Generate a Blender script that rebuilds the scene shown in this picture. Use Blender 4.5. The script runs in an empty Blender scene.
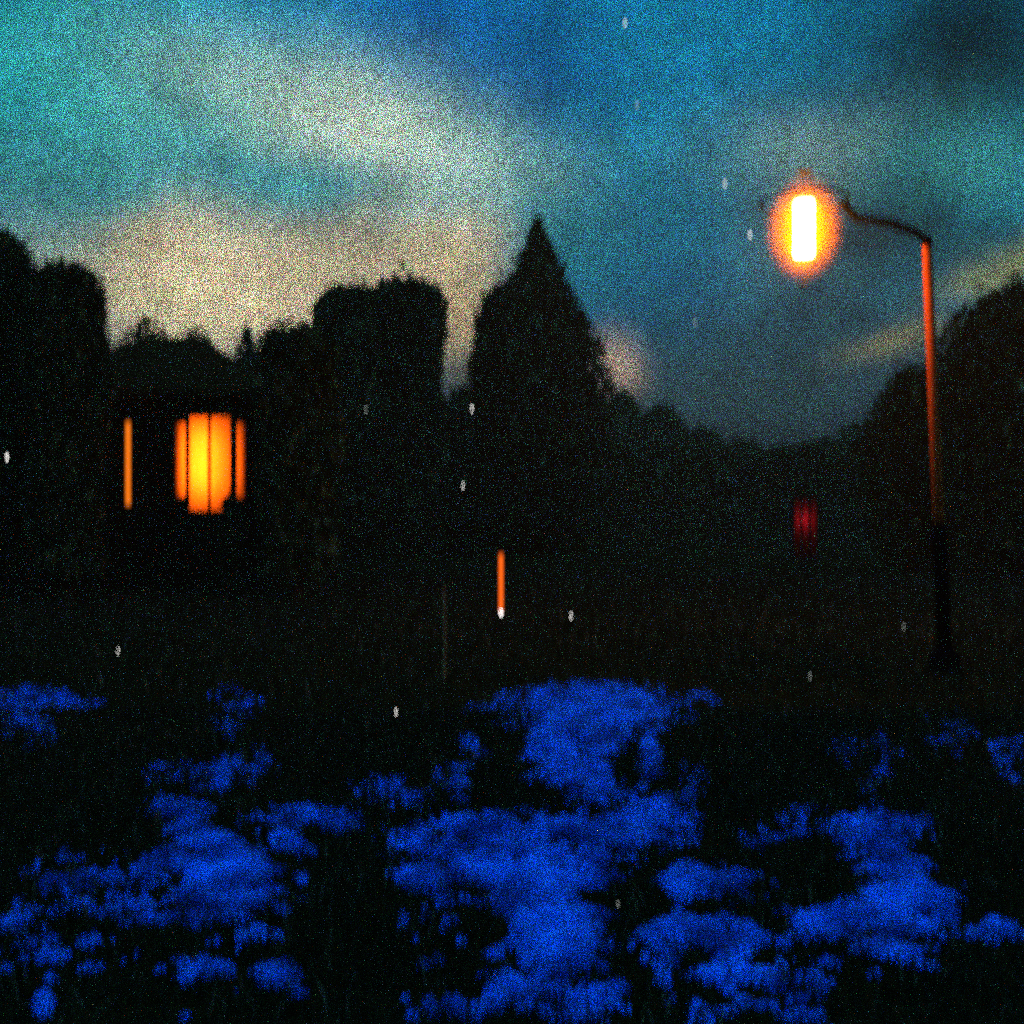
# Dusk park scene: dark trees, a lit house, an amber street lantern and patches of snow tinted twilight blue.
import bpy, math, random
import numpy as np
from mathutils import Vector, Matrix

RNG = np.random.default_rng(7)
random.seed(7)
scene = bpy.context.scene
COL = scene.collection
CAM_Z = 1.6
F = 1000.0


def at(px, py, Y):
    """a point in the place that stands Y metres ahead of the camera"""
    return Vector(((px - 512) / F * Y, Y, CAM_Z + (512 - py) / F * Y))


def srgb(r, g, b):
    def c(v):
        v /= 255.0
        return v / 12.92 if v <= 0.04045 else ((v + 0.055) / 1.055) ** 2.4
    return (c(r), c(g), c(b), 1.0)


# ------------------------------------------------------------------ objects
def tag(o, label=None, cat=None, group=None, kind=None):
    if label: o['label'] = label
    if cat: o['category'] = cat
    if group: o['group'] = group
    if kind: o['kind'] = kind
    return o


def thing(name, loc, label, cat, group=None, rz=0.0):
    o = bpy.data.objects.new(name, None)
    o.empty_display_size = 0.2
    o.location = loc
    o.rotation_euler = (0, 0, rz)
    COL.objects.link(o)
    return tag(o, label, cat, group)


def link(name, verts, faces, mat, parent=None, smooth=False):
    me = bpy.data.meshes.new(name)
    me.from_pydata([tuple(v) for v in verts], [], [tuple(f) for f in faces])
    me.update()
    if mat: me.materials.append(mat)
    if smooth:
        me.polygons.foreach_set('use_smooth', [True] * len(me.polygons))
    o = bpy.data.objects.new(name, me)
    COL.objects.link(o)
    if parent: o.parent = parent
    return o


def link_np(name, verts, faces, mat, parent=None, smooth=False):
    """verts (n,3), faces (m,k) arrays"""
    verts = np.asarray(verts, np.float32)
    faces = np.asarray(faces, np.int32)
    m, k = faces.shape
    me = bpy.data.meshes.new(name)
    me.vertices.add(len(verts))
    me.vertices.foreach_set('co', verts.ravel())
    me.loops.add(m * k)
    me.loops.foreach_set('vertex_index', faces.ravel())
    me.polygons.add(m)
    me.polygons.foreach_set('loop_start', np.arange(0, m * k, k, dtype=np.int32))
    me.polygons.foreach_set('loop_total', np.full(m, k, np.int32))
    if smooth:
        me.polygons.foreach_set('use_smooth', np.ones(m, bool))
    me.update(calc_edges=True)
    me.validate()
    me.materials.append(mat)
    o = bpy.data.objects.new(name, me)
    COL.objects.link(o)
    if parent: o.parent = parent
    return o


class MB:
    def __init__(s):
        s.v, s.f = [], []

    def add(s, v, f):
        b = len(s.v)
        s.v += [tuple(x) for x in v]
        s.f += [tuple(b + i for i in q) for q in f]
        return s

    def box(s, lo, hi):
        (x0, y0, z0), (x1, y1, z1) = lo, hi
        return s.add([(x0, y0, z0), (x1, y0, z0), (x1, y1, z0), (x0, y1, z0),
                      (x0, y0, z1), (x1, y0, z1), (x1, y1, z1), (x0, y1, z1)],
                     [(0, 3, 2, 1), (4, 5, 6, 7), (0, 1, 5, 4), (1, 2, 6, 5), (2, 3, 7, 6), (3, 0, 4, 7)])

    def tube(s, pts, radii, n=12):
        pts = [Vector(p) for p in pts]
        rings = []
        ref = Vector((0, 0, 1)) if max(abs((b - a).normalized().z) for a, b in zip(pts, pts[1:])) < .9 else Vector((1, 0, 0))
        for i, p in enumerate(pts):
            d = (pts[min(i + 1, len(pts) - 1)] - pts[max(i - 1, 0)]).normalized()
            a = ref if abs(d.dot(ref)) < 0.97 else Vector((0.3, 1, 0))
            a = (a - d * a.dot(d)).normalized()
            b = d.cross(a)
            rings.append([p + (a * math.cos(t) + b * math.sin(t)) * radii[i]
                          for t in (2 * math.pi * k / n for k in range(n))])
        v = [q for r in rings for q in r]
        f = []
        for i in range(len(rings) - 1):
            for k in range(n):
                k2 = (k + 1) % n
                f.append((i * n + k, i * n + k2, (i + 1) * n + k2, (i + 1) * n + k))
        f.append(tuple(range(n))[::-1])
        f.append(tuple((len(rings) - 1) * n + k for k in range(n)))
        return s.add(v, f)

    def lathe(s, prof, c=(0, 0, 0), n=32):
        """prof: list of (r, z); closed with caps"""
        v, f = [], []
        for r, z in prof:
            for k in range(n):
                t = 2 * math.pi * k / n
                v.append((c[0] + r * math.cos(t), c[1] + r * math.sin(t), c[2] + z))
        m = len(prof)
        for i in range(m - 1):
            for k in range(n):
                k2 = (k + 1) % n
                f.append((i * n + k, i * n + k2, (i + 1) * n + k2, (i + 1) * n + k))
        f.append(tuple(range(n))[::-1])
        f.append(tuple((m - 1) * n + k for k in range(n)))
        return s.add(v, f)

    def build(s, name, mat, parent=None, smooth=False):
        return link(name, s.v, s.f, mat, parent, smooth)


# ------------------------------------------------------------------ materials
def mat_nodes(name):
    m = bpy.data.materials.new(name)
    m.use_nodes = True
    nt = m.node_tree
    nt.nodes.clear()
    out = nt.nodes.new('ShaderNodeOutputMaterial')
    return m, nt, out


def noisy(name, a, b, scale=5.0, rough=0.9, spec=0.05, coords='Object', bump=0.0, detail=4.0):
    m, nt, out = mat_nodes(name)
    p = nt.nodes.new('ShaderNodeBsdfPrincipled')
    p.inputs['Roughness'].default_value = rough
    p.inputs['Specular IOR Level'].default_value = spec
    tc = nt.nodes.new('ShaderNodeTexCoord')
    n = nt.nodes.new('ShaderNodeTexNoise')
    n.inputs['Scale'].default_value = scale
    n.inputs['Detail'].default_value = detail
    r = nt.nodes.new('ShaderNodeValToRGB')
    r.color_ramp.elements[0].position, r.color_ramp.elements[1].position = 0.35, 0.65
    r.color_ramp.elements[0].color = (*a, 1)
    r.color_ramp.elements[1].color = (*b, 1)
    nt.links.new(tc.outputs[coords], n.inputs['Vector'])
    nt.links.new(n.outputs['Fac'], r.inputs['Fac'])
    nt.links.new(r.outputs['Color'], p.inputs['Base Color'])
    if bump:
        bp = nt.nodes.new('ShaderNodeBump')
        bp.inputs['Strength'].default_value = bump
        nt.links.new(n.outputs['Fac'], bp.inputs['Height'])
        nt.links.new(bp.outputs['Normal'], p.inputs['Normal'])
    nt.links.new(p.outputs[0], out.inputs['Surface'])
    return m


def leafy(name, dark, light, pale, pale_at=0.80):
    """leaf colour that changes from leaf to leaf (each leaf is its own island)"""
    m, nt, out = mat_nodes(name)
    g = nt.nodes.new('ShaderNodeNewGeometry')
    r = nt.nodes.new('ShaderNodeValToRGB')
    e = r.color_ramp.elements
    e[0].position, e[0].color = 0.0, (*dark, 1)
    e[1].position, e[1].color = 1.0, (*pale, 1)
    k = e.new(pale_at); k.color = (*light, 1)
    d = nt.nodes.new('ShaderNodeBsdfDiffuse')
    nt.links.new(g.outputs['Random Per Island'], r.inputs['Fac'])
    nt.links.new(r.outputs['Color'], d.inputs['Color'])
    nt.links.new(d.outputs[0], out.inputs['Surface'])
    return m


def emitter(name, col, strength):
    m, nt, out = mat_nodes(name)
    e = nt.nodes.new('ShaderNodeEmission')
    e.inputs['Color'].default_value = (*col, 1)
    e.inputs['Strength'].default_value = strength
    nt.links.new(e.outputs[0], out.inputs['Surface'])
    return m


def frosted(name, col, folds=0.0):
    """thin frosted / curtained glass that passes the light of the lamp behind it"""
    m, nt, out = mat_nodes(name)
    t = nt.nodes.new('ShaderNodeBsdfTranslucent')
    tc = nt.nodes.new('ShaderNodeTexCoord')
    n = nt.nodes.new('ShaderNodeTexNoise')
    n.inputs['Scale'].default_value = 9.0
    mp = nt.nodes.new('ShaderNodeMapping')
    mp.inputs['Scale'].default_value = (1.6, 1.6, 0.25)
    mx = nt.nodes.new('ShaderNodeMix'); mx.data_type = 'RGBA'
    mx.inputs[6].default_value = (*[c * (1 - folds) for c in col], 1)
    mx.inputs[7].default_value = (*col, 1)
    nt.links.new(tc.outputs['Object'], mp.inputs['Vector'])
    nt.links.new(mp.outputs[0], n.inputs['Vector'])
    nt.links.new(n.outputs['Fac'], mx.inputs[0])
    nt.links.new(mx.outputs[2], t.inputs['Color'])
    nt.links.new(t.outputs[0], out.inputs['Surface'])
    return m


def snow_mat():
    m, nt, out = mat_nodes('sky_tinted_snow')
    p = nt.nodes.new('ShaderNodeBsdfPrincipled')
    p.inputs['Roughness'].default_value = 0.9
    p.inputs['Specular IOR Level'].default_value = 0.05
    tc = nt.nodes.new('ShaderNodeTexCoord')
    n1 = nt.nodes.new('ShaderNodeTexNoise'); n1.inputs['Scale'].default_value = 90; n1.inputs['Detail'].default_value = 3
    n2 = nt.nodes.new('ShaderNodeTexNoise'); n2.inputs['Scale'].default_value = 3.6; n2.inputs['Detail'].default_value = 4
    r = nt.nodes.new('ShaderNodeValToRGB')
    e = r.color_ramp.elements
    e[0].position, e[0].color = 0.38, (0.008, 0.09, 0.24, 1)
    e[1].position, e[1].color = 0.62, (0.024, 0.40, 0.98, 1)  # blue of the twilight sky is put into the snow colour
    bp = nt.nodes.new('ShaderNodeBump'); bp.inputs['Strength'].default_value = 0.7; bp.inputs['Distance'].default_value = 0.02
    for n in (n1, n2):
        nt.links.new(tc.outputs['Object'], n.inputs['Vector'])
    nt.links.new(n2.outputs['Fac'], r.inputs['Fac'])
    nt.links.new(n1.outputs['Fac'], bp.inputs['Height'])
    nt.links.new(r.outputs['Color'], p.inputs['Base Color'])
    nt.links.new(bp.outputs['Normal'], p.inputs['Normal'])
    nt.links.new(p.outputs[0], out.inputs['Surface'])
    return m


M = {
    'soil': noisy('dark_soil', (0.014, 0.013, 0.0015), (0.028, 0.025, 0.003), 8.0, spec=0.0, coords='Object'),
    'bark': noisy('bark', (0.04, 0.03, 0.004), (0.08, 0.05, 0.008), 12, bump=0.4),
    'leaf': leafy('leaf_dark', (0.026, 0.042, 0.007), (0.050, 0.076, 0.012), (0.30, 0.38, 0.06)),
    'needle': leafy('needle_dark', (0.028, 0.044, 0.007), (0.050, 0.076, 0.012), (0.28, 0.34, 0.055)),
    'grass': leafy('grass_dark', (0.024, 0.028, 0.004), (0.042, 0.048, 0.009), (0.26, 0.25, 0.06), 0.90),
    'wall': noisy('dark_timber', (0.008, 0.012, 0.003), (0.013, 0.019, 0.005), 4, spec=0.0),
    'roof': noisy('dark_shingle', (0.034, 0.016, 0.0015), (0.066, 0.030, 0.004), 9, spec=0.0),
    'frame': noisy('dark_frame', (0.020, 0.012, 0.002), (0.030, 0.018, 0.003), 6),
    'iron': noisy('black_iron', (0.014, 0.012, 0.006), (0.022, 0.018, 0.008), 14, rough=0.7, spec=0.08),
    'lamplit': noisy('lamplit_paint', (0.70, 0.100, 0.004), (0.88, 0.150, 0.008), 16, rough=0.8, spec=0.05),  # orange of the lamp's light is put into the pole colour
    'arm': noisy('black_arm', (0.003, 0.003, 0.002), (0.005, 0.005, 0.003), 14, spec=0.0),
    'stake': noisy('weathered_wood', (0.50, 0.26, 0.04), (0.62, 0.34, 0.06), 30),
    'snow': snow_mat(),
    'amber_pane': frosted('amber_pane', (0.95, 0.16, 0.006), 0.45),
    'red_pane': frosted('red_pane', (0.8, 0.020, 0.07), 0.5),
    'white_lamp': emitter('white_lamp', (1.0, 0.97, 0.92), 9.0),
    'dim_lamp': emitter('dim_lamp', (0.9, 1.0, 0.95), 3.0),
    'orange_tube': emitter('orange_tube', (1.0, 0.13, 0.008), 1.25),
    'amber_strip': emitter('amber_strip', (1.0, 0.20, 0.008), 1.05),
    'lamp_tube': emitter('lamp_tube', (1.0, 0.36, 0.07), 230.0),
}


GLOW_C = at(804, 229, 10.45) - Vector((at(945, 672, 10.0).x, 10.0, 0))


def glow_volume():
    m, nt, out = mat_nodes('amber_lamp_glow')
    v = nt.nodes.new('ShaderNodeVolumePrincipled')
    v.inputs['Color'].default_value = (0.40, 0.150, 0.001, 1)
    # added scattering volume for the lamp's glow, dense at the tube, thinning outward
    tc = nt.nodes.new('ShaderNodeTexCoord')
    gr = nt.nodes.new('ShaderNodeMapRange')
    vm = nt.nodes.new('ShaderNodeVectorMath'); vm.operation = 'MULTIPLY'
    vs = nt.nodes.new('ShaderNodeVectorMath'); vs.operation = 'SUBTRACT'
    ln = nt.nodes.new('ShaderNodeVectorMath'); ln.operation = 'LENGTH'
    vs.inputs[1].default_value = GLOW_C
    vm.inputs[1].default_value = (1 / .44, 1 / .44, 1 / .60)
    nt.links.new(tc.outputs['Object'], vs.inputs[0]); nt.links.new(vs.outputs[0], vm.inputs[0]); nt.links.new(vm.outputs[0], ln.inputs[0])
    gr.inputs['From Min'].default_value = 1.0; gr.inputs['From Max'].default_value = 0.35
    gr.inputs['To Min'].default_value = 0.0; gr.inputs['To Max'].default_value = 1.0
    pw = nt.nodes.new('ShaderNodeMath'); pw.operation = 'POWER'; pw.inputs[1].default_value = 1.9
    ml = nt.nodes.new('ShaderNodeMath'); ml.operation = 'MULTIPLY'; ml.inputs[1].default_value = 4.8
    nt.links.new(ln.outputs['Value'], gr.inputs['Value']); nt.links.new(gr.outputs[0], pw.inputs[0]); nt.links.new(pw.outputs[0], ml.inputs[0])
    nt.links.new(ml.outputs[0], v.inputs['Density'])
    v.inputs['Anisotropy'].default_value = 0.0
    nt.links.new(v.outputs[0], out.inputs['Volume'])
    return m


M['lamp_glow'] = glow_volume()

# ------------------------------------------------------------------ camera
cam = bpy.data.cameras.new('camera')
cam.sensor_width = 36.0
cam.lens = 36.0 * F / 1024.0
cam.clip_start = 0.05
cam.clip_end = 2000
cam.dof.use_dof = True
cam.dof.focus_distance = 0.4
cam.dof.aperture_ratio = 2.4
cam.dof.aperture_fstop = cam.lens / 1000 / 0.0046
co = bpy.data.objects.new('camera', cam)
co.location = (0, 0, CAM_Z)
co.rotation_euler = (math.radians(90), 0, 0)
COL.objects.link(co)
scene.camera = co

# ------------------------------------------------------------------ sky
SUN_EL, SUN_AZ = math.radians(1.5), math.radians(-14)      # azimuth from +Y towards +X


def make_world():
    w = bpy.data.worlds.new('World')
    scene.world = w
    w.use_nodes = True
    w.cycles.sampling_method = 'NONE'
    nt = w.node_tree
    nt.nodes.clear()
    L = nt.links.new
    out = nt.nodes.new('ShaderNodeOutputWorld')
    bg = nt.nodes.new('ShaderNodeBackground')
    bg.inputs['Strength'].default_value = 1.0
    L(bg.outputs[0], out.inputs['Surface'])
    tc = nt.nodes.new('ShaderNodeTexCoord')
    D = tc.outputs['Generated']

    def put(sock, v):
        if isinstance(v, (int, float)): sock.default_value = v
        else: L(v, sock)

    def m(op, a, b=None, c=None, clamp=False):
        n = nt.nodes.new('ShaderNodeMath')
        n.operation = op
        n.use_clamp = clamp
        put(n.inputs[0], a)
        if b is not None: put(n.inputs[1], b)
        if c is not None: put(n.inputs[2], c)
        return n.outputs[0]

    def noise(scale, detail=3.0, vec=D, rough=0.5):
        n = nt.nodes.new('ShaderNodeTexNoise')
        n.inputs['Scale'].default_value = scale
        n.inputs['Detail'].default_value = detail
        n.inputs['Roughness'].default_value = rough
        L(vec, n.inputs['Vector'])
        return n

    def mix(fac, a, b, blend='MIX'):
        n = nt.nodes.new('ShaderNodeMix'); n.data_type = 'RGBA'; n.blend_type = blend
        put(n.inputs[0], fac)
        for s, v in ((n.inputs[6], a), (n.inputs[7], b)):
            if isinstance(v, tuple): s.default_value = v
            else: L(v, s)
        return n.outputs[2]

    sep = nt.nodes.new('ShaderNodeSeparateXYZ'); L(D, sep.inputs[0])
    az0 = m('ARCTAN2', sep.outputs[0], sep.outputs[1])
    el0 = m('ARCSINE', sep.outputs[2])
    wn = noise(5.0, 4.0)
    ws = nt.nodes.new('ShaderNodeSeparateColor'); L(wn.outputs['Color'], ws.inputs[0])
    az = m('ADD', az0, m('MULTIPLY', m('SUBTRACT', ws.outputs[0], 0.5), 0.13))
    el = m('ADD', el0, m('MULTIPLY', m('SUBTRACT', ws.outputs[1], 0.5), 0.10))

    def ramp(x, stops):
        r = nt.nodes.new('ShaderNodeValToRGB')
        r.color_ramp.interpolation = 'EASE'
        e = r.color_ramp.elements
        e[0].position, e[0].color = stops[0]
        e[1].position, e[1].color = stops[-1]
        for p, c in stops[1:-1]:
            k = e.new(p); k.color = c
        L(x, r.inputs['Fac'])
        return r.outputs['Color']

    # base colour by elevation (0..1 = 0..30 degrees)
    t = m('DIVIDE', el, math.radians(30), clamp=True)
    col = ramp(t, [(0.0, srgb(9, 17, 26)), (0.13, srgb(16, 32, 48)), (0.24, srgb(36, 58, 70)), (0.36, srgb(28, 78, 94)),
                   (0.55, srgb(16, 100, 120)), (0.78, srgb(10, 100, 128)), (1.0, srgb(8, 92, 136))])

    def dirn(px, py):
        a = math.atan((px - 512) / F)
        return a, math.atan((512 - py) / F * math.cos(a))

    def blob(px, py, rx, ry, rot, strength, c, power=1.0):
        nonlocal col
        a0, e0 = dirn(px, py)
        dx = m('SUBTRACT', az, a0)
        dy = m('SUBTRACT', el, e0)
        cr, sr = math.cos(rot), math.sin(rot)
        u = m('ADD', m('MULTIPLY', dx, cr * F / rx), m('MULTIPLY', dy, sr * F / rx))
        v = m('ADD', m('MULTIPLY', dx, -sr * F / ry), m('MULTIPLY', dy, cr * F / ry))
        q = m('ADD', m('MULTIPLY', u, u), m('MULTIPLY', v, v))
        if power != 1.0: q = m('POWER', q, power)
        g = m('MULTIPLY', m('EXPONENT', m('MULTIPLY', q, -1.0)), strength)
        col = mix(g, col, srgb(*c))

    for b in SKY: blob(*b)

    # soft cloud structure
    sn = noise(13.0, 5.0)
    sn2 = noise(38.0, 4.0)
    mod = m('MULTIPLY_ADD', m('SUBTRACT', sn.outputs['Fac'], 0.5), 1.35, 1.29)
    mod = m('MULTIPLY_ADD', m('SUBTRACT', sn2.outputs['Fac'], 0.5), 0.85, mod)
    sn3 = noise(95.0, 3.0)
    mod = m('MULTIPLY_ADD', m('SUBTRACT', sn3.outputs['Fac'], 0.5), 0.5, mod)
    cc = nt.nodes.new('ShaderNodeCombineColor')
    for i in range(3): L(mod, cc.inputs[i])
    col = mix(1.0, col, cc.outputs[0], 'MULTIPLY')

    # deep twilight blue overhead and behind
    up = m('SMOOTH_MIN', 1.0, m('DIVIDE', m('SUBTRACT', el0, math.radians(29)), math.radians(16), clamp=True), 0.1)
    back = m('DIVIDE', m('SUBTRACT', m('ABSOLUTE', az0), math.radians(38)), math.radians(40), clamp=True)
    fac = m('MAXIMUM', up, back)
    deep = mix(m('DIVIDE', el0, math.radians(50), clamp=True), (0.010, 0.022, 0.050, 1), ZENITH)
    col = mix(fac, col, deep)

    # random speckle multiplied into the sky colour, standing in for exposure grain
    wnz = nt.nodes.new('ShaderNodeTexWhiteNoise'); wnz.noise_dimensions = '3D'
    L(D, wnz.inputs['Vector'])
    wv = m('MULTIPLY', m('POWER', wnz.outputs['Value'], 55.0), 56.0)
    lum = m('MULTIPLY_ADD', wv, 0.85, 0.15)
    gc = nt.nodes.new('ShaderNodeCombineColor')
    sc = nt.nodes.new('ShaderNodeSeparateColor'); 
    off = nt.nodes.new('ShaderNodeVectorMath'); off.operation = 'MULTIPLY_ADD'
    L(D, off.inputs[0]); off.inputs[1].default_value = (7.31, 5.77, 9.13); off.inputs[2].default_value = (3.1, 1.7, 8.3)
    wn2 = nt.nodes.new('ShaderNodeTexWhiteNoise'); wn2.noise_dimensions = '3D'; L(off.outputs[0], wn2.inputs['Vector'])
    L(wn2.outputs['Color'], sc.inputs[0])
    for i in range(3): L(m('MULTIPLY', lum, m('MULTIPLY_ADD', m('POWER', sc.outputs[i], 3.0), 2.6, 0.35)), gc.inputs[i])
    col = mix(1.0, col, gc.outputs[0], 'MULTIPLY')
    g = noise(300.0, 1.0)
    gm = m('MULTIPLY_ADD', m('SUBTRACT', g.outputs['Fac'], 0.5), 1.3, 1.12)
    gk = nt.nodes.new('ShaderNodeCombineColor')
    for i in range(3): L(gm, gk.inputs[i])
    col = mix(1.0, col, gk.outputs[0], 'MULTIPLY')

    # white specks added to the sky, made up as stars
    for px, py, s in SPECKS:
        a, e = dirn(px, py)
        d = Vector((math.sin(a) * math.cos(e), math.cos(a) * math.cos(e), math.sin(e)))
        n = nt.nodes.new('ShaderNodeVectorMath'); n.operation = 'DISTANCE'
        L(D, n.inputs[0]); n.inputs[1].default_value = d
        st = m('MULTIPLY', m('LESS_THAN', n.outputs['Value'], 0.0009), s)
        c3 = nt.nodes.new('ShaderNodeCombineColor')
        for i in range(3): L(st, c3.inputs[i])
        col = mix(1.0, col, c3.outputs[0], 'ADD')

    # physical twilight sky underneath it all
    sky = nt.nodes.new('ShaderNodeTexSky')
    sky.sky_type = 'NISHITA'
    sky.sun_disc = False
    sky.sun_elevation = SUN_EL
    sky.sun_rotation = SUN_AZ
    dim = mix(1.0, sky.outputs[0], (0.0015, 0.0015, 0.0015, 1), 'MULTIPLY')
    col = mix(1.0, col, dim, 'ADD')
    L(col, bg.inputs['Color'])


ZENITH = (0.035, 0.17, 0.95, 1)
SPECKS = [(625, 23, 3), (725, 184, 4), (750, 235, 5), (637, 105, 1), (695, 322, 1)]
SKY = [
    # px, py, rx, ry, rot, strength, colour
    (60, 70, 150, 100, 0, 0.75, (22, 140, 142)),
    (250, 30, 90, 40, 0, 0.6, (18, 135, 165)),
    (440, 30, 150, 55, -0.15, 0.85, (6, 78, 138)),
    (575, 95, 95, 45, 0, 0.8, (6, 66, 116)),
    (745, 50, 110, 70, 0, 0.75, (10, 112, 150)),
    (970, 50, 135, 95, 0, 1.0, (2, 30, 40)),
    (620, 180, 110, 50, 0, 0.5, (14, 112, 140)),
    (500, 190, 60, 60, 0, 0.5, (70, 142, 145)),
    (60, 230, 90, 60, 0, 0.7, (72, 116, 118)),
    (190, 130, 130, 90, 0, 0.55, (76, 150, 146)),
    (360, 138, 150, 46, -0.22, 0.95, (168, 190, 172)),
    (290, 198, 190, 22, -0.10, 0.9, (62, 132, 140)),
    (250, 290, 185, 56, -0.03, 0.95, (182, 168, 134), 1.6),
    (180, 275, 66, 58, 0, 0.8, (190, 176, 140), 1.4),
    (430, 262, 75, 50, 0, 0.9, (178, 164, 130), 1.3),
    (462, 320, 40, 45, 0, 0.9, (166, 148, 112), 1.3),
    (650, 285, 100, 60, 0, 0.8, (8, 74, 106)),
    (560, 250, 60, 60, 0, 0.45, (26, 104, 116)),
    (690, 205, 80, 40, 0, 0.55, (8, 72, 98)),
    (560, 40, 60, 40, 0, 0.5, (8, 80, 130)),
    (800, 150, 85, 36, 0, 0.55, (92, 128, 124)),
    (805, 200, 50, 52, 0, 0.5, (100, 112, 100)),
    (950, 175, 90, 45, 0, 0.7, (46, 118, 120)),
    (880, 232, 80, 40, -0.25, 0.95, (12, 38, 46)),
    (800, 325, 140, 55, 0, 0.7, (28, 54, 66)),
    (632, 358, 27, 27, 0, 0.85, (165, 142, 124), 1.3),
    (893, 342, 46, 15, 0, 0.7, (118, 112, 76)),
    (1000, 280, 50, 16, 0.2, 0.75, (124, 130, 88)),
    (760, 385, 130, 45, 0, 0.75, (24, 50, 58)),
    (760, 450, 200, 28, 0, 0.9, (10, 20, 34)),
]
make_world()

sun = bpy.data.lights.new('sun', 'SUN')
sun.energy = 0.02
sun.color = (1.0, 0.75, 0.5)
sun.angle = math.radians(0.5)
so = bpy.data.objects.new('sun', sun)
sd = Vector((math.sin(SUN_AZ) * math.cos(SUN_EL), math.cos(SUN_AZ) * math.cos(SUN_EL), math.sin(SUN_EL)))
so.rotation_euler = (-sd).to_track_quat('-Z', 'Y').to_euler()
so.location = (0, 0, 30)
COL.objects.link(so)

# ------------------------------------------------------------------ ground
def vnoise(x, y, seed=0):
    """smooth value noise on arrays"""
    r = np.random.default_rng(seed)
    tab = r.random((256, 256))
    xi, yi = np.floor(x).astype(int), np.floor(y).astype(int)
    fx, fy = x - xi, y - yi
    fx, fy = fx * fx * (3 - 2 * fx), fy * fy * (3 - 2 * fy)
    g = lambda a, b: tab[a % 256, b % 256]
    return (g(xi, yi) * (1 - fx) * (1 - fy) + g(xi + 1, yi) * fx * (1 - fy)
            + g(xi, yi + 1) * (1 - fx) * fy + g(xi + 1, yi + 1) * fx * fy)


g = MB().add([(-400, -60, 0), (400, -60, 0), (400, 600, 0), (-400, 600, 0)], [(0, 1, 2, 3)]).build('ground', M['soil'])
tag(g, 'dark lawn and open ground at dusk', 'ground', kind='structure')

# where the snow lies on the lawn (outline points read from the photograph, laid on the ground plane)
SNOW = [
    (595, 712, 66, 20, 0, 1.0), (558, 742, 30, 42, 0, 1.0), (585, 780, 24, 26, 0, 0.95), (645, 712, 20, 12, 0, 0.95), (565, 700, 30, 9, 0, .7),
    (646, 768, 12, 34, 0.1, 0.65), (600, 740, 24, 30, 0, 0.95), (500, 712, 30, 10, 0, 0.35),
    (38, 700, 42, 9, 0, 0.55), (18, 720, 24, 22, 0, 0.45),
    (232, 715, 18, 24, 0, 0.28), (205, 775, 50, 14, 0, 0.36), (214, 775, 11, 15, 0, 0.7), (250, 770, 14, 20, 0, .45),
    (175, 811, 28, 11, 0.15, 0.9), (222, 848, 58, 14, 0.5, 1.0), (312, 822, 44, 10, 0.05, 0.85),
    (85, 885, 56, 30, -0.2, 0.46), (165, 872, 64, 20, 0, 0.54), (222, 888, 34, 34, 0, 0.9), (120, 912, 80, 16, 0, 0.5), (270, 868, 30, 40, 0, .5),
    (395, 796, 38, 15, 0.1, 0.5), (468, 750, 13, 10, 0, 0.68), (458, 785, 12, 34, 0, 0.5), (380, 800, 30, 10, 0, .4),
    (435, 842, 42, 16, 0, 0.65), (505, 835, 62, 18, 0, 0.85), (420, 880, 40, 9, 0, 0.88), (455, 868, 22, 12, 0, 0.85),
    (540, 872, 62, 34, 0, 0.9), (535, 920, 45, 44, 0, 1.0), (568, 945, 34, 48, 0, 0.9), (540, 985, 52, 30, 0, 0.7), (560, 850, 50, 30, 0, .9),
    (635, 830, 55, 26, 0, 0.7), (660, 818, 22, 14, 0, 0.85), (690, 800, 14, 30, 0, .4),
    (690, 890, 52, 15, 0, 0.82), (700, 940, 62, 18, 0, 1.0), (745, 948, 26, 20, 0, 1.0), (732, 985, 26, 28, 0, 0.9), (676, 980, 16, 24, 0, 0.82),
    (760, 1000, 20, 24, 0, .7), (790, 825, 38, 20, -0.6, 0.42), (800, 985, 50, 30, 0, 0.4),
    (882, 836, 40, 17, 0, 1.0), (892, 868, 34, 14, 0.2, 0.95), (900, 902, 36, 36, 0, 0.92), (842, 930, 50, 14, 0, 0.9), (905, 955, 48, 20, 0, 0.6),
    (930, 930, 26, 40, .6, .6),
    (1000, 935, 34, 11, 0, 0.8),
    (490, 1008, 26, 20, -0.4, 0.9), (430, 1016, 50, 11, 0, 0.8), (602, 1010, 42, 18, -0.3, 0.9), (790, 1012, 40, 14, 0, 0.5), (700, 1016, 40, 10, 0, .5),
    (40, 1000, 13, 22, 0, 0.75), (10, 935, 18, 15, 0, 0.6), (186, 1014, 16, 12, 0, 0.7), (60, 960, 60, 18, 0, .4),
    (240, 975, 65, 16, 0.1, 0.55), (240, 938, 24, 8, 0, 0.6), (440, 935, 30, 30, 0, .35),
    (700, 700, 16, 7, 0, 0.55), (950, 735, 28, 20, 0, 0.3), (1010, 760, 16, 20, 0, 0.3), (880, 785, 10, 30, 0, .35), (860, 750, 40, 14, 0, .25),
]
HOLES = [(622, 768, 20, 17, 0.9), (626, 905, 22, 34, 0.8), (703, 968, 17, 13, 0.95), (500, 790, 30, 26, .5), (560, 812, 28, 12, .35), (565, 906, 18, 6, .6)]


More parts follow.
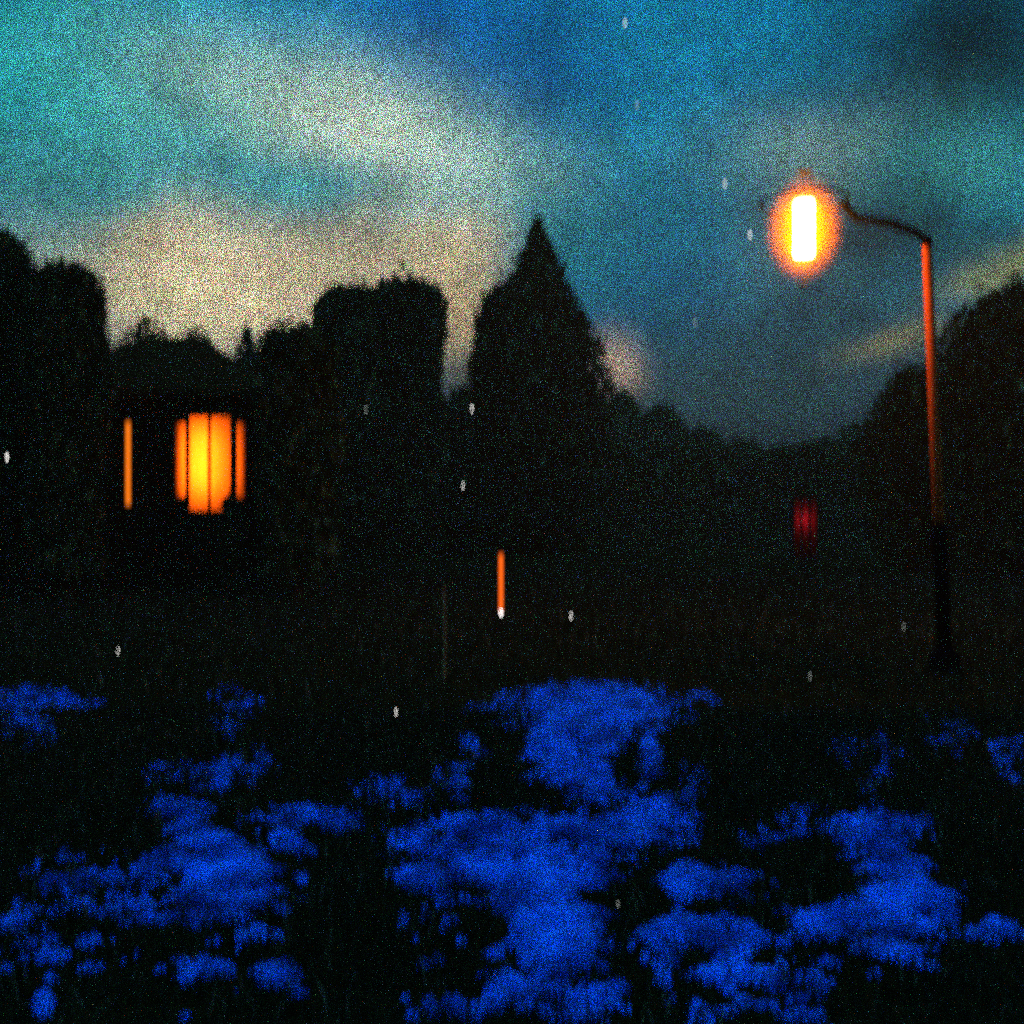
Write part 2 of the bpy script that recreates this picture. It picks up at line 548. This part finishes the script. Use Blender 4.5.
def snow_field(X, Y):
    """how thickly the snow lies at ground points, 0..1"""
    wx = (vnoise(X * 2.3, Y * 2.3, 1) - .5) * .20 + (vnoise(X * 7, Y * 7, 2) - .5) * .10
    wy = (vnoise(X * 2.3, Y * 2.3, 3) - .5) * .20 + (vnoise(X * 7, Y * 7, 4) - .5) * .10
    Yw = np.maximum(Y + wy * (Y / 7), 1.0)
    Xw = X + wx * (Y / 7)
    px = 512 + F * Xw / Yw
    py = 512 + F * CAM_Z / Yw
    f = np.zeros_like(px)
    for cx, cy, rx, ry, rot, s in SNOW:
        dx, dy = px - cx, py - cy
        c_, s_ = math.cos(rot), math.sin(rot)
        q = ((dx * c_ + dy * s_) / rx) ** 2 + ((-dx * s_ + dy * c_) / ry) ** 2
        f = np.maximum(f, s * np.exp(-np.power(q, 1.3) * 0.62))
    for cx, cy, rx, ry, s in HOLES:
        q = ((px - cx) / rx) ** 2 + ((py - cy) / ry) ** 2
        f *= 1 - s * np.exp(-q ** 1.5)
    # the patches go on beyond what is described above
    out = np.clip((np.abs(px - 512) - 520) / 60, 0, 1) + np.clip((3.0 - Y) / .3, 0, 1)
    extra = np.clip((vnoise(X * 1.3 + 9, Y * 1.3, 5) - .52) * 4, 0, 1) * (Y < 9)
    return np.maximum(f, extra * np.clip(out, 0, 1) * .6)


STEP = 0.014
gx = np.arange(-6.2, 6.2, STEP)
gy = np.arange(1.8, 9.4, STEP)
GX, GY = np.meshgrid(gx, gy)
FS = snow_field(GX, GY)
fine = .60 * vnoise(GX * 11 + GY * 3, GY * 27, 11) + .30 * vnoise(GX * 34, GY * 60, 12) + .10 * vnoise(GX * 9, GY * 9, 13)
cover = np.where(FS > .1, FS - (fine - .5) * 2.5 - .23, 0)          # thin snow breaks up into crumbs
H = 0.012 + 0.055 * np.clip(cover - .42, 0, 1) + 0.035 * vnoise(GX * 4, GY * 4, 14) * np.clip(FS, 0, 1) + .012 * (fine - .5)
ny, nx = GX.shape
keepv = cover > 0.42
H = np.where(keepv, H, -0.004)
quad = np.stack([np.arange(ny * nx).reshape(ny, nx)[:-1, :-1], np.arange(ny * nx).reshape(ny, nx)[:-1, 1:],
                 np.arange(ny * nx).reshape(ny, nx)[1:, 1:], np.arange(ny * nx).reshape(ny, nx)[1:, :-1]], -1).reshape(-1, 4)
kq = keepv.ravel()[quad].sum(1) >= 2
quad = quad[kq]
used, inv = np.unique(quad.ravel(), return_inverse=True)
V = np.stack([GX.ravel(), GY.ravel(), H.ravel()], -1)[used]
s = link_np('snow', V, inv.reshape(-1, 4), M['snow'], smooth=True)
tag(s, 'melting snow, its colour tinted twilight blue, lying in ragged patches on the dark grass', 'snow', kind='stuff')

# grass blades
def grass(n, y0, y1, hmin, hmax, wid):
    u = RNG.random(n)
    Y = np.sqrt(y0 * y0 + u * (y1 * y1 - y0 * y0))
    X = (RNG.random(n) * 2 - 1) * (Y * .56 + .5)
    f = snow_field(X, Y)
    k = (f < 0.25 + RNG.random(n) * .3) | (RNG.random(n) < .14)
    X, Y = X[k], Y[k]
    n = len(X)
    a = RNG.random(n) * 2 * math.pi
    h = (hmin + RNG.random(n) * (hmax - hmin)) * (.6 + .8 * vnoise(X * 1.5, Y * 1.5, 21))
    w = wid * (.6 + .8 * RNG.random(n)) * np.maximum(1, Y / 7)
    lean = h * (.2 + .9 * RNG.random(n))
    b = RNG.random(n) * 2 * math.pi
    ca, sa = np.cos(a) * w / 2, np.sin(a) * w / 2
    mx, my = np.cos(b) * lean * .35, np.sin(b) * lean * .35
    tx, ty = np.cos(b) * lean, np.sin(b) * lean
    z = np.zeros(n)
    P = [np.stack(q, -1) for q in ((X - ca, Y - sa, z - .003), (X + ca, Y + sa, z - .003),
                                   (X + mx + ca * .7, Y + my + sa * .7, h * .65), (X + mx - ca * .7, Y + my - sa * .7, h * .65),
                                   (X + tx, Y + ty, h))]
    v = np.stack(P, 1).reshape(-1, 3)
    i = np.arange(n)[:, None] * 5
    fq = np.concatenate([i + np.array([[0, 1, 2]]), i + np.array([[0, 2, 3]]), i + np.array([[3, 2, 4]])], 0)
    return v, fq


v1, f1 = grass(70000, 2.2, 8.0, .03, .09, .008)
v2, f2 = grass(75000, 7.5, 26.0, .05, .14, .010)
o = link_np('grass', np.concatenate([v1, v2]), np.concatenate([f1, f2 + len(v1)]), M['grass'])
tag(o, 'short dark winter grass of the lawn', 'grass', kind='stuff')


# ------------------------------------------------------------------ trees
def leaf_cloud(P, size, flat=0.0):
    """one small leaf-shaped quad per point"""
    n = len(P)
    a = RNG.normal(size=(n, 3)); a[:, 2] *= (1 - flat)
    a /= np.linalg.norm(a, axis=1, keepdims=True)
    b = RNG.normal(size=(n, 3))
    b -= (a * b).sum(1, keepdims=True) * a
    b /= np.linalg.norm(b, axis=1, keepdims=True)
    s = np.asarray(size).reshape(-1, 1)
    v = np.stack([P - a * s, P + b * s * .45, P + a * s, P - b * s * .45], 1).reshape(-1, 3)
    f = np.arange(n)[:, None] * 4 + np.arange(4)[None]
    return v, f


def crown_points(n, H, prof, clear, lobes):
    """points in a crown: prof(t) gives the radius at relative height t"""
    t = RNG.random(n * 3)
    r = prof(t)
    keep = RNG.random(n * 3) < (r / r.max()) ** 1.3 + .04
    t, r = t[keep][:n], r[keep][:n]
    n = len(t)
    th = RNG.random(n) * 2 * math.pi
    q = np.sqrt(RNG.random(n))
    q = np.where(RNG.random(n) < .55, .72 + .38 * RNG.random(n) ** 1.6, q)         # most leaves near the outside, a few beyond it
    lob = .78 + .44 * vnoise(th * lobes / 6.283 * 1.0 + 50, t * lobes * 1.6 + 7, int(RNG.integers(1e6)))
    rr = r * q * lob
    z = clear + t * (H - clear) + RNG.normal(size=n) * .05
    z += np.where(RNG.random(n) < .10, np.abs(RNG.normal(size=n)) * .030 * H, 0)
    return np.stack([np.cos(th) * rr, np.sin(th) * rr, z], -1), q


def tree(name, px, Y, hw, top, prof, label, cat='tree', group=None, n=5200, leaf=.15, clear=.5, mat='leaf', lobes=5, depth=None):
    x = (px - 512) / F * Y
    H = CAM_Z + (512 - top) / F * Y
    R = hw / F * Y
    root = thing(name, (x, Y, 0), label, cat, group, RNG.random() * 6)
    p, q = crown_points(n, H, lambda t: R * prof(t), clear, lobes)
    size = leaf * (.6 + .8 * RNG.random(len(p))) * np.where(q < .7, 1.7, 1.0)
    v, f = leaf_cloud(p, size, .2)
    link_np('crown', v, f, M[mat], root)
    tr = MB()
    r0 = max(.09, R * .10)
    hh = H * .86
    lean = [(random.uniform(-.03, .03) * R, random.uniform(-.03, .03) * R, hh * k / 5) for k in range(6)]
    lean[0] = (0, 0, -.02)
    tr.tube(lean, [r0 * 1.35, r0, r0 * .85, r0 * .65, r0 * .42, r0 * .12], 8)
    for k in range(9):                                   # limbs
        t = .22 + .6 * k / 9
        a = k * 2.4
        rad = R * float(prof(np.array([max(0.02, (hh * t - clear) / (H - clear))]))[0]) * .75
        b0 = Vector((0, 0, hh * t))
        b1 = b0 + Vector((math.cos(a) * rad * .5, math.sin(a) * rad * .5, rad * .2))
        b2 = b0 + Vector((math.cos(a) * rad, math.sin(a) * rad, rad * .45))
        tr.tube([b0, b1, b2], [r0 * .35, r0 * .24, r0 * .06], 5)
    tr.build('trunk', M['bark'], root)
    return root


def spire(t):      # narrow conifer
    return np.clip((1 - t) ** .72 * 1.08, .02, 1) * np.clip(.55 + t * 6, 0, 1)


def broad_spire(t):   # wide-skirted pointed conifer
    return np.clip(2.35 * (1 - t), .015, 1) * np.clip(.7 + t * 4, 0, 1)


def column(t):     # blunt column
    return np.clip((1 - t) / .12, 0, 1) ** .45 * np.clip(.75 + t * 2, 0, 1)


def dome(t):       # broad crown
    return np.sqrt(np.clip(1 - (2 * np.clip(t, 0.28, 1) - 1) ** 2 * 1.0, 0.01, 1)) * np.clip(.75 + t, 0, 1)


def shoulder(t):   # dense crown with a flat top
    return np.clip((1 - t) / .07, 0, 1) ** .22 * np.clip(.86 + t * .3, 0, 1)


TALL = 'tall trees against the pale sky'
tree('conifer', -4, 18.2, 40, 232, column, 'tallest dark column tree at the left edge of the photo', group=TALL, n=11000, leaf=.085, lobes=3)
tree('conifer', 68, 17.6, 37, 268, shoulder, 'blunt dark tree between the tallest left-edge tree and the lit house', group=TALL, n=11000, leaf=.085, lobes=3)
tree('broadleaf_tree', 350, 36, 38, 290, shoulder, 'left one of two flat-topped trees right of the house', group=TALL, n=12000, leaf=.17, lobes=3)
tree('broadleaf_tree', 408, 37, 37, 283, shoulder, 'right one of two flat-topped trees, beside the narrow gap of pale sky', group=TALL, n=12000, leaf=.17, lobes=3)
tree('conifer', 538, 40, 67, 217, broad_spire, 'tall pointed conifer in the middle with its tip highest of all', group=TALL, n=14000, mat='needle', leaf=.18, lobes=3)
tree('conifer', 499, 39, 23, 288, column, 'shorter conifer hugging the left side of the pointed one', group=TALL, n=7000, mat='needle', leaf=.16, lobes=3)
LOWT = 'low trees beyond the house'
tree('conifer', 246, 34, 44, 328, spire, 'small pointed tree rising behind the lit bay window', group=LOWT, n=4500, mat='needle', leaf=.13)
tree('broadleaf_tree', 196, 33, 30, 328, dome, 'thin bushy tree just behind the house roof', group=LOWT, n=2600, leaf=.12)
tree('broadleaf_tree', 298, 17.5, 40, 332, shoulder, 'dense dark tree at the right end of the house, left of the flat-topped pair', group=LOWT, n=9000, leaf=.085)
tree('broadleaf_tree', 272, 35, 26, 330, dome, 'thin bushy tree right behind the small pointed one', group=LOWT, n=2600, leaf=.13)
tree('broadleaf_tree', 145, 34, 42, 318, dome, 'low round tree behind the left end of the roof', group=LOWT, n=2800, leaf=.12)
tree('broadleaf_tree', 462, 46, 24, 386, dome, 'low bushy tree closing the gap left of the pointed conifer', group=LOWT, n=3600, leaf=.17)
RIGHT = 'trees on the right behind the lantern pole'
tree('broadleaf_tree', 1018, 24, 84, 286, dome, 'large round tree at the right edge behind the lantern pole', group=RIGHT, n=9500, leaf=.13, clear=.3)
tree('broadleaf_tree', 915, 27, 52, 368, dome, 'lower round tree just behind the foot of the lantern pole', group=RIGHT, n=6000, leaf=.12, clear=.2)
far = [(622, 392), (664, 404), (702, 428), (742, 440), (784, 446), (824, 440), (858, 424), (560, 420)]
desc = ['tallest of the distant trees, right of the conifers', 'second distant tree from the pointed conifers',
        'third distant tree from the pointed conifers', 'distant low tree at the lowest dip of the skyline, left side',
        'lowest distant tree under the lantern', 'distant low tree just right of under the lantern',
        'distant tree beside the lower round tree on the right', 'distant tree hidden behind the conifers']
for (px, tp), d in zip(far[:7], desc):
    tree('distant_tree', px, 85, 30, tp, dome, d, group='distant trees on the skyline', n=2600, leaf=.36, clear=.3)


def bush(name, px, Y, hw, top, label, n=1500, leaf=.07, group=None, cat='bush'):
    x = (px - 512) / F * Y
    H = max(.3, CAM_Z + (512 - top) / F * Y)
    root = thing(name, (x, Y, 0), label, cat, group)
    p, q = crown_points(n, H, lambda t: hw / F * Y * dome(t), .03, 5)
    v, f = leaf_cloud(p, leaf * (.6 + .8 * RNG.random(len(p))), .1)
    link_np('foliage', v, f, M['leaf'], root)
    st = MB()
    for k in range(6):
        a = k * 1.05
        r = hw / F * Y * .5
        st.tube([(0, 0, -.02), (math.cos(a) * r * .5, math.sin(a) * r * .5, H * .4), (math.cos(a) * r, math.sin(a) * r, H * .75)], [.022, .016, .006], 5)
    st.build('stem', M['bark'], root)
    return root


bush('garden_bush', 229, 18.2, 9, 496, 'dark bush covering the lower right corner of the lit bay window')


def hedge(name, x0, x1, Y, top, label, n):
    h = CAM_Z + (512 - top) / F * Y
    P = np.stack([x0 + (x1 - x0) * RNG.random(n), Y + RNG.normal(size=n) * .5, RNG.random(n) ** .8 * h], -1)
    P[:, 2] *= .86 + .26 * vnoise(P[:, 0] * .6 + 40, P[:, 0] * 0 + 3, 31)
    v, f = leaf_cloud(P, .20 * (.6 + .8 * RNG.random(n)), .1)
    o = thing(name, ((x0 + x1) / 2, Y, 0), label, 'hedge')
    v[:, 0] -= (x0 + x1) / 2; v[:, 1] -= Y
    link_np('foliage', v, f, M['leaf'], o)
    st = MB()
    for k in range(int((x1 - x0) / 1.2)):
        x = x0 + .6 + k * 1.2 - (x0 + x1) / 2
        st.tube([(x, 0, -.02), (x + .05, .03, h * .4), (x - .04, 0, h * .75)], [.05, .04, .015], 6)
    st.build('stem', M['bark'], o)
    return o


hedge('hedge', 3.0, 30.0, 50, 452, 'long dark hedge under the low skyline, between the conifers and lantern pole', 15000)
hedge('hedge', -13.0, 2.0, 44, 440, 'dark hedge at the feet of the flat-topped trees', 9000)
hedge('hedge', -30.0, -13.5, 40, 430, 'dark hedge behind the house at the left', 7000)

# ------------------------------------------------------------------ house
HX0, HX1, HY0, HY1, HE = -9.9, -4.9, 20.0, 27.0, 3.98
house = thing('house', (-7.4, HY0, 0), 'low dark house with a glowing orange bay window and one narrow lit window', 'house')
ox, oy = -7.4, HY0


def hb(mb, lo, hi):
    mb.box((lo[0] - ox, lo[1] - oy, lo[2]), (hi[0] - ox, hi[1] - oy, hi[2]))


# openings: bay and narrow window
bz0, bz1 = CAM_Z + (512 - 509) / F * 19.3, CAM_Z + (512 - 418) / F * 19.3
bayL, bayR = -6.64, -5.22
nzx0, nzx1 = (125.0 - 512) / F * 20, (131.2 - 512) / F * 20
nz0, nz1 = CAM_Z + (512 - 505) / F * 20, CAM_Z + (512 - 422) / F * 20
w = MB()
T = .25
hb(w, (HX0, HY0, 0), (nzx0, HY0 + T, HE))
hb(w, (nzx0, HY0, 0), (nzx1, HY0 + T, nz0)); hb(w, (nzx0, HY0, nz1), (nzx1, HY0 + T, HE))
hb(w, (nzx1, HY0, 0), (bayL, HY0 + T, HE))
hb(w, (bayL, HY0, 0), (bayR, HY0 + T, bz0)); hb(w, (bayL, HY0, bz1), (bayR, HY0 + T, HE))
hb(w, (bayR, HY0, 0), (HX1, HY0 + T, HE))
hb(w, (HX0, HY0 + T, 0), (HX0 + T, HY1, HE)); hb(w, (HX1 - T, HY0 + T, 0), (HX1, HY1, HE))
hb(w, (HX0 + T, HY1 - T, 0), (HX1 - T, HY1, HE))
hb(w, (HX0 + T, HY0 + 2.6, .01), (HX1 - T, HY0 + 2.7, HE - .01))
w.build('wall', M['wall'], house)
# hipped roof
e = .45
rz = 5.72
r = MB()
P = [(HX0 - e, HY0 - e, HE), (HX1 + e, HY0 - e, HE), (HX1 + e, HY1 + e, HE), (HX0 - e, HY1 + e, HE),
     (HX0 + 1.3, (HY0 + HY1) / 2, rz), (HX1 - 2.5, (HY0 + HY1) / 2, rz)]
P = [(a - ox, b - oy, c) for a, b, c in P]
Pb = [(a, b, c - .14) for a, b, c in P[:4]]
r.add(P + Pb, [(0, 1, 5, 4), (1, 2, 5), (2, 3, 4, 5), (3, 0, 4), (0, 6, 7, 1), (1, 7, 8, 2), (2, 8, 9, 3), (3, 9, 6, 0), (9, 8, 7, 6)])
r.build('roof', M['roof'], house)
# bay window
Ls, Lf, Mi, Rf, Rs = [(px - 512) / F for px in (174.5, 187.5, 209.3, 233.5, 246)]
YF, YS = 19.3, 19.98
A = [(-337.5 / F * 19.7, 19.7), (Lf * YF, YF), (Mi * YF, YF), (Rf * YF, YF), (-266 / F * 19.7, 19.7)]
bay = MB()
foot = [(a - ox, b - oy) for a, b in A] + [(A[4][0] - ox, -.003), (A[0][0] - ox, -.003)]
n = len(foot)


def slab(mb, pts, z0, z1, grow=0.0):
    cx = sum(p[0] for p in pts) / len(pts); cy = sum(p[1] for p in pts) / len(pts)
    q = [(cx + (x - cx) * (1 + grow), (cy + (y - cy) * (1 + grow)) if y < -.01 else y) for x, y in pts]
    m = len(q)
    mb.add([(x, y, z0) for x, y in q] + [(x, y, z1) for x, y in q],
           [tuple(range(m))[::-1], tuple(range(m, 2 * m))] + [(i, (i + 1) % m, m + (i + 1) % m, m + i) for i in range(m)])


slab(bay, foot, 0, bz0 - .02)
bw = bay.build('bay_window', M['wall'], house)
brf = MB()
slab(brf, foot, bz1 + .02, bz1 + .16, .06)
brf.build('bay_roof', M['roof'], bw)
fr = MB()
for i, (a, b) in enumerate(A):
    rr = (.036, .046, .034, .066, .036)[i]
    fr.tube([(a - ox, b - oy, bz0 - .02), (a - ox, b - oy, bz1 + .02)], [rr, rr], 8)
fr.build('frame', M['frame'], bw)
for i in range(4):
    (xa, ya), (xb, yb) = A[i], A[i + 1]
    xa, ya, xb, yb = xa - ox, ya - oy, xb - ox, yb - oy
    za, zb = ((bz0 + .24, bz1 - .08) if i in (0, 3) else (bz0 - .02, bz1 + .02))
    link('pane', [(xa, ya, za), (xb, yb, za), (xb, yb, zb), (xa, ya, zb)], [(0, 1, 2, 3)], M['amber_pane'], bw)
    if i in (0, 3):                                  # higher sill and lower head on the angled sides
        for nm, q0, q1 in (('sill_panel', bz0 - .02, za), ('head_panel', zb, bz1 + .02)):
            sl = MB().add([(xa, ya, q0), (xb, yb, q0), (xb, yb, q1), (xa, ya, q1)], [(0, 1, 2, 3)])
            sl.build(nm, M['wall'], bw)
li = bpy.data.lights.new('room_lamp', 'AREA')
li.shape = 'RECTANGLE'
li.size = .38
li.size_y = 1.15
li.energy = 46
li.color = (1.0, 0.60, 0.30)
lo = bpy.data.objects.new('room_lamp', li)
lo.location = (-5.97, 19.68, 2.58)
lo.rotation_euler = (math.radians(-90), 0, 0)
COL.objects.link(lo)
# narrow window
nw = MB()
for x0, x1, z0, z1 in ((nzx0 - .05, nzx0, nz0 - .05, nz1 + .05), (nzx1, nzx1 + .05, nz0 - .05, nz1 + .05),
                       (nzx0, nzx1, nz0 - .05, nz0), (nzx0, nzx1, nz1, nz1 + .05)):
    hb(nw, (x0, HY0 - .03, z0), (x1, HY0 - .004, z1))
nwo = nw.build('window', M['frame'], house)
pm = MB(); hb(pm, (nzx0 + .002, HY0 + .02, nz0 + .002), (nzx1 - .002, HY0 + .03, nz1 - .002))
pm.build('pane', M['amber_strip'], nwo)

# ------------------------------------------------------------------ street lantern
LY = 10.0
base = at(945, 672, LY)
lc = at(804, 229, LY + .45)
lamp = thing('street_lamp', (base.x, LY, 0), 'tall street lamp, its white-hot tube in an added orange glow volume', 'street lamp')


def rel(v, o=None):
    return Vector(v) - Vector((base.x, LY, 0))


top = rel(at(927, 246, LY))
p = MB()
p.tube([(0, 0, -.02), (0, 0, .16)], [.15, .15], 20)
p.tube([(0, 0, .16), (0, 0, .24)], [.15, .085], 20)
p.build('base', M['arm'], lamp)
p = MB()
mid = top * .55
p.tube([Vector((0, 0, .2)), mid, top], [.060, .052, .045], 24)
p.build('pole', M['lamplit'], lamp, True)
p = MB(); p.tube([Vector((0, 0, .2)), top * (1.45 / top.z), top * (1.50 / top.z)], [.070, .066, .056], 24); p.build('pole_shade', M['arm'], lamp, True)  # black cover added where the lower pole falls out of the lamp's light
p = MB()
p.lathe([(.048, 0), (.054, .03), (.048, .08), (.02, .11)], top)
p.build('pole_cap', M['arm'], lamp)
gl = rel(lc)
ap = [top + Vector((.0, 0, .05)), top + Vector((-.10, .04, .15)), top + Vector((-.32, .14, .27)), top + Vector((-.62, .27, .36)), Vector((gl.x + .40, gl.y, gl.z + .28))]
p = MB()
p.tube(ap, [.036, .042, .046, .046, .042], 12)
rg0 = [Vector((gl.x + .445 * math.cos(t), .445 * math.sin(t) + gl.y, gl.z + .28)) for t in (2 * math.pi * k / 40 for k in range(41))]
p.build('arm', M['arm'], lamp, True)
p = MB(); p.tube(rg0, [.014] * 41, 8); p.build('collar', M['arm'], lamp, True)
c = rel(lc)
p = MB(); p.lathe([(.02, .62), (.06, .605), (.08, .59), (.085, .58), (.06, .575)], c)
p.build('top_cap', M['iron'], lamp)
p = MB(); p.lathe([(.05, -.575), (.06, -.585), (.04, -.595), (.015, -.60)], c)
p.build('bottom_cap', M['iron'], lamp)
prof = []
for k in range(25):
    t = -1 + 2 * k / 24
    prof.append((max(.02, .44 * (1 - abs(t) ** 2.6) ** .5), t * .575))
p = MB(); p.lathe(prof, c, 40)
p.build('glass', M['lamp_glow'], lamp, True)  # volume added round the tube to make the orange glow
p = MB(); p.lathe([(.06, -.275), (.103, -.27), (.106, -.25), (.106, .25), (.103, .27), (.06, .275)], c, 24)
p.build('light_tube', M['lamp_tube'], lamp, True)

# ------------------------------------------------------------------ red light
RY = 28.0
rp = at(805.5, 569, RY)
red = thing('red_light', (rp.x, RY, 0), 'dim red light of three upright bars low in the dark, right of centre', 'red light')
z0, z1 = CAM_Z + (512 - 557) / F * RY, CAM_Z + (512 - 500) / F * RY
p = MB()
hw = .35
p.box((-hw, -.02, z0 - .06), (-hw + .03, .3, z1 + .06)); p.box((hw - .03, -.02, z0 - .06), (hw, .3, z1 + .06))
p.box((-hw + .03, -.02, z1), (hw - .03, .3, z1 + .06)); p.box((-hw + .03, -.02, z0 - .06), (hw - .03, .3, z0))
p.box((-hw + .03, .27, z0), (hw - .03, .3, z1))
for x in (-.112, .112): p.box((x - .03, -.02, z0), (x + .03, .0, z1))
p.build('housing', M['iron'], red)
p = MB(); p.tube([(0, .14, -.02), (0, .14, z0 - .06)], [.09, .07], 12); p.build('post', M['iron'], red)
for x in (-.223, 0, .223):
    q = link('light_bar', [(x - .08, 0, z0), (x + .08, 0, z0), (x + .08, 0, z1), (x - .08, 0, z1)], [(0, 1, 2, 3)], M['red_pane'], red)
rl = bpy.data.lights.new('red_lamp', 'POINT'); rl.energy = 1.3; rl.color = (1, .4, .3); rl.shadow_soft_size = .05
ro = bpy.data.objects.new('red_lamp', rl); ro.location = (rp.x - .03, RY + .22, z1 - .55); COL.objects.link(ro)

# ------------------------------------------------------------------ orange bollard light
bp = at(501, 615, 15.5)
bl = thing('bollard_light', (bp.x, 15.5, 0), 'slim glowing orange post light with a white spot at its foot', 'post light')
p = MB(); p.lathe([(.09, -.01), (.09, .02), (.05, .045)], n=16); p.build('base', M['iron'], bl)
p = MB(); p.lathe([(.030, .075), (.034, .09), (.034, .93), (.030, .945)], n=16); p.build('light_tube', M['orange_tube'], bl, True)
p = MB(); p.lathe([(.05, .945), (.05, .965), (.01, .985)], n=16); p.build('cap', M['iron'], bl)
p = MB(); p.lathe([(.014, .0), (.022, .01), (.022, .035), (.014, .045)], (0, -.085, .02), 12); p.build('foot_lamp', M['white_lamp'], bl, True)

# ------------------------------------------------------------------ thin stake
sp = at(444, 688, 9.1)
st = MB()
st.tube([(0, 0, -.03), (.004, 0, .45), (-.004, 0, .90)], [.014, .013, .011], 8)
st.tube([(-.004, 0, .90), (-.004, 0, .93)], [.011, .003], 8)
o = st.build('garden_stake', M['stake'])
o.location = (sp.x, 9.1, 0)
tag(o, 'thin pale wooden stake upright in the grass, near the middle', 'stake')

# ------------------------------------------------------------------ tiny made-up lights standing in for white specks
def speck_light(px, py, Y, label, r=.016, mat='white_lamp', name='speck_light', group='made-up white speck lights on the lawn', cat='speck light'):
    c = at(px, py, Y)
    r *= .34
    t = thing(name, (c.x, Y, 0), label, cat, group)
    p = MB(); p.tube([(0, 0, -.02), (0, 0, c.z - r)], [r * .35 + .003, r * .35 + .002], 8); p.build('stake' if c.z < 1 else 'post', M['iron'], t)
    p = MB(); p.lathe([(r * .5, -r), (r, -r * .5), (r, r * .5), (r * .6, r)], (0, 0, c.z), 12); p.build('lamp_head', M[mat], t, True)
    p = MB(); p.lathe([(r * 1.25, r), (r * 1.25, r * 1.15), (r * .3, r * 1.6)], (0, 0, c.z), 12); p.build('cap', M['iron'], t)
    return t


speck_light(571, 616, 14.4, 'brightest added white speck light on the dark lawn, right of the orange post light', .034)
speck_light(118, 651, 10.8, 'added white speck light on the lawn below the lit house', .017)
speck_light(396, 712, 7.6, 'added white speck light at the edge of the snow, near the thin stake', .014)
speck_light(904, 627, 12.9, 'added dim white speck light on the lawn left of the street lamp foot', .018, 'dim_lamp')
speck_light(810, 676, 9.3, 'added dim white speck light on the lawn below the red bars', .014, 'dim_lamp')
speck_light(618, 904, 3.95, 'added dim white speck light standing among the foreground snow patches', .006, 'dim_lamp')
LP = 'made-up white speck lights on posts'
speck_light(366, 410, 31, 'added white speck light on a post before the flat-topped trees', .045, 'dim_lamp', 'speck_post_light', LP, 'post light')
speck_light(472, 409, 31, 'added bright speck light on a post at the foot of the narrow sky gap', .055, 'white_lamp', 'speck_post_light', LP, 'post light')
speck_light(463, 486, 26, 'added low speck light on a post above the orange post light', .042, 'white_lamp', 'speck_post_light', LP, 'post light')
speck_light(7, 457, 14.5, 'added speck light on a post at the far left edge, before the tallest column tree', .036, 'white_lamp', 'speck_post_light', LP, 'post light')

# ------------------------------------------------------------------ thin evening haze
hm, hnt, hout = mat_nodes('haze')
hv = hnt.nodes.new('ShaderNodeVolumePrincipled')
hv.inputs['Color'].default_value = (1.0, 0.78, 0.20, 1)
hv.inputs['Density'].default_value = 0.003
hnt.links.new(hv.outputs[0], hout.inputs['Volume'])
hz = MB().box((-420, -80, -1), (420, 620, 15)).build('haze', hm)
tag(hz, 'thin evening haze lying over the whole place', 'haze', kind='stuff')

# ------------------------------------------------------------------ render settings
scene.render.engine = 'CYCLES'
cy = scene.cycles
cy.use_denoising = False            # keep the grain of a dim exposure
cy.use_adaptive_sampling = False
cy.max_bounces = 4
cy.diffuse_bounces = 2
cy.volume_bounces = 1
cy.sample_clamp_indirect = 4
cy.filter_width = 1.6
vs = scene.view_settings
vs.view_transform = 'Standard'
vs.look = 'None'
vs.exposure = 0
vs.gamma = 1
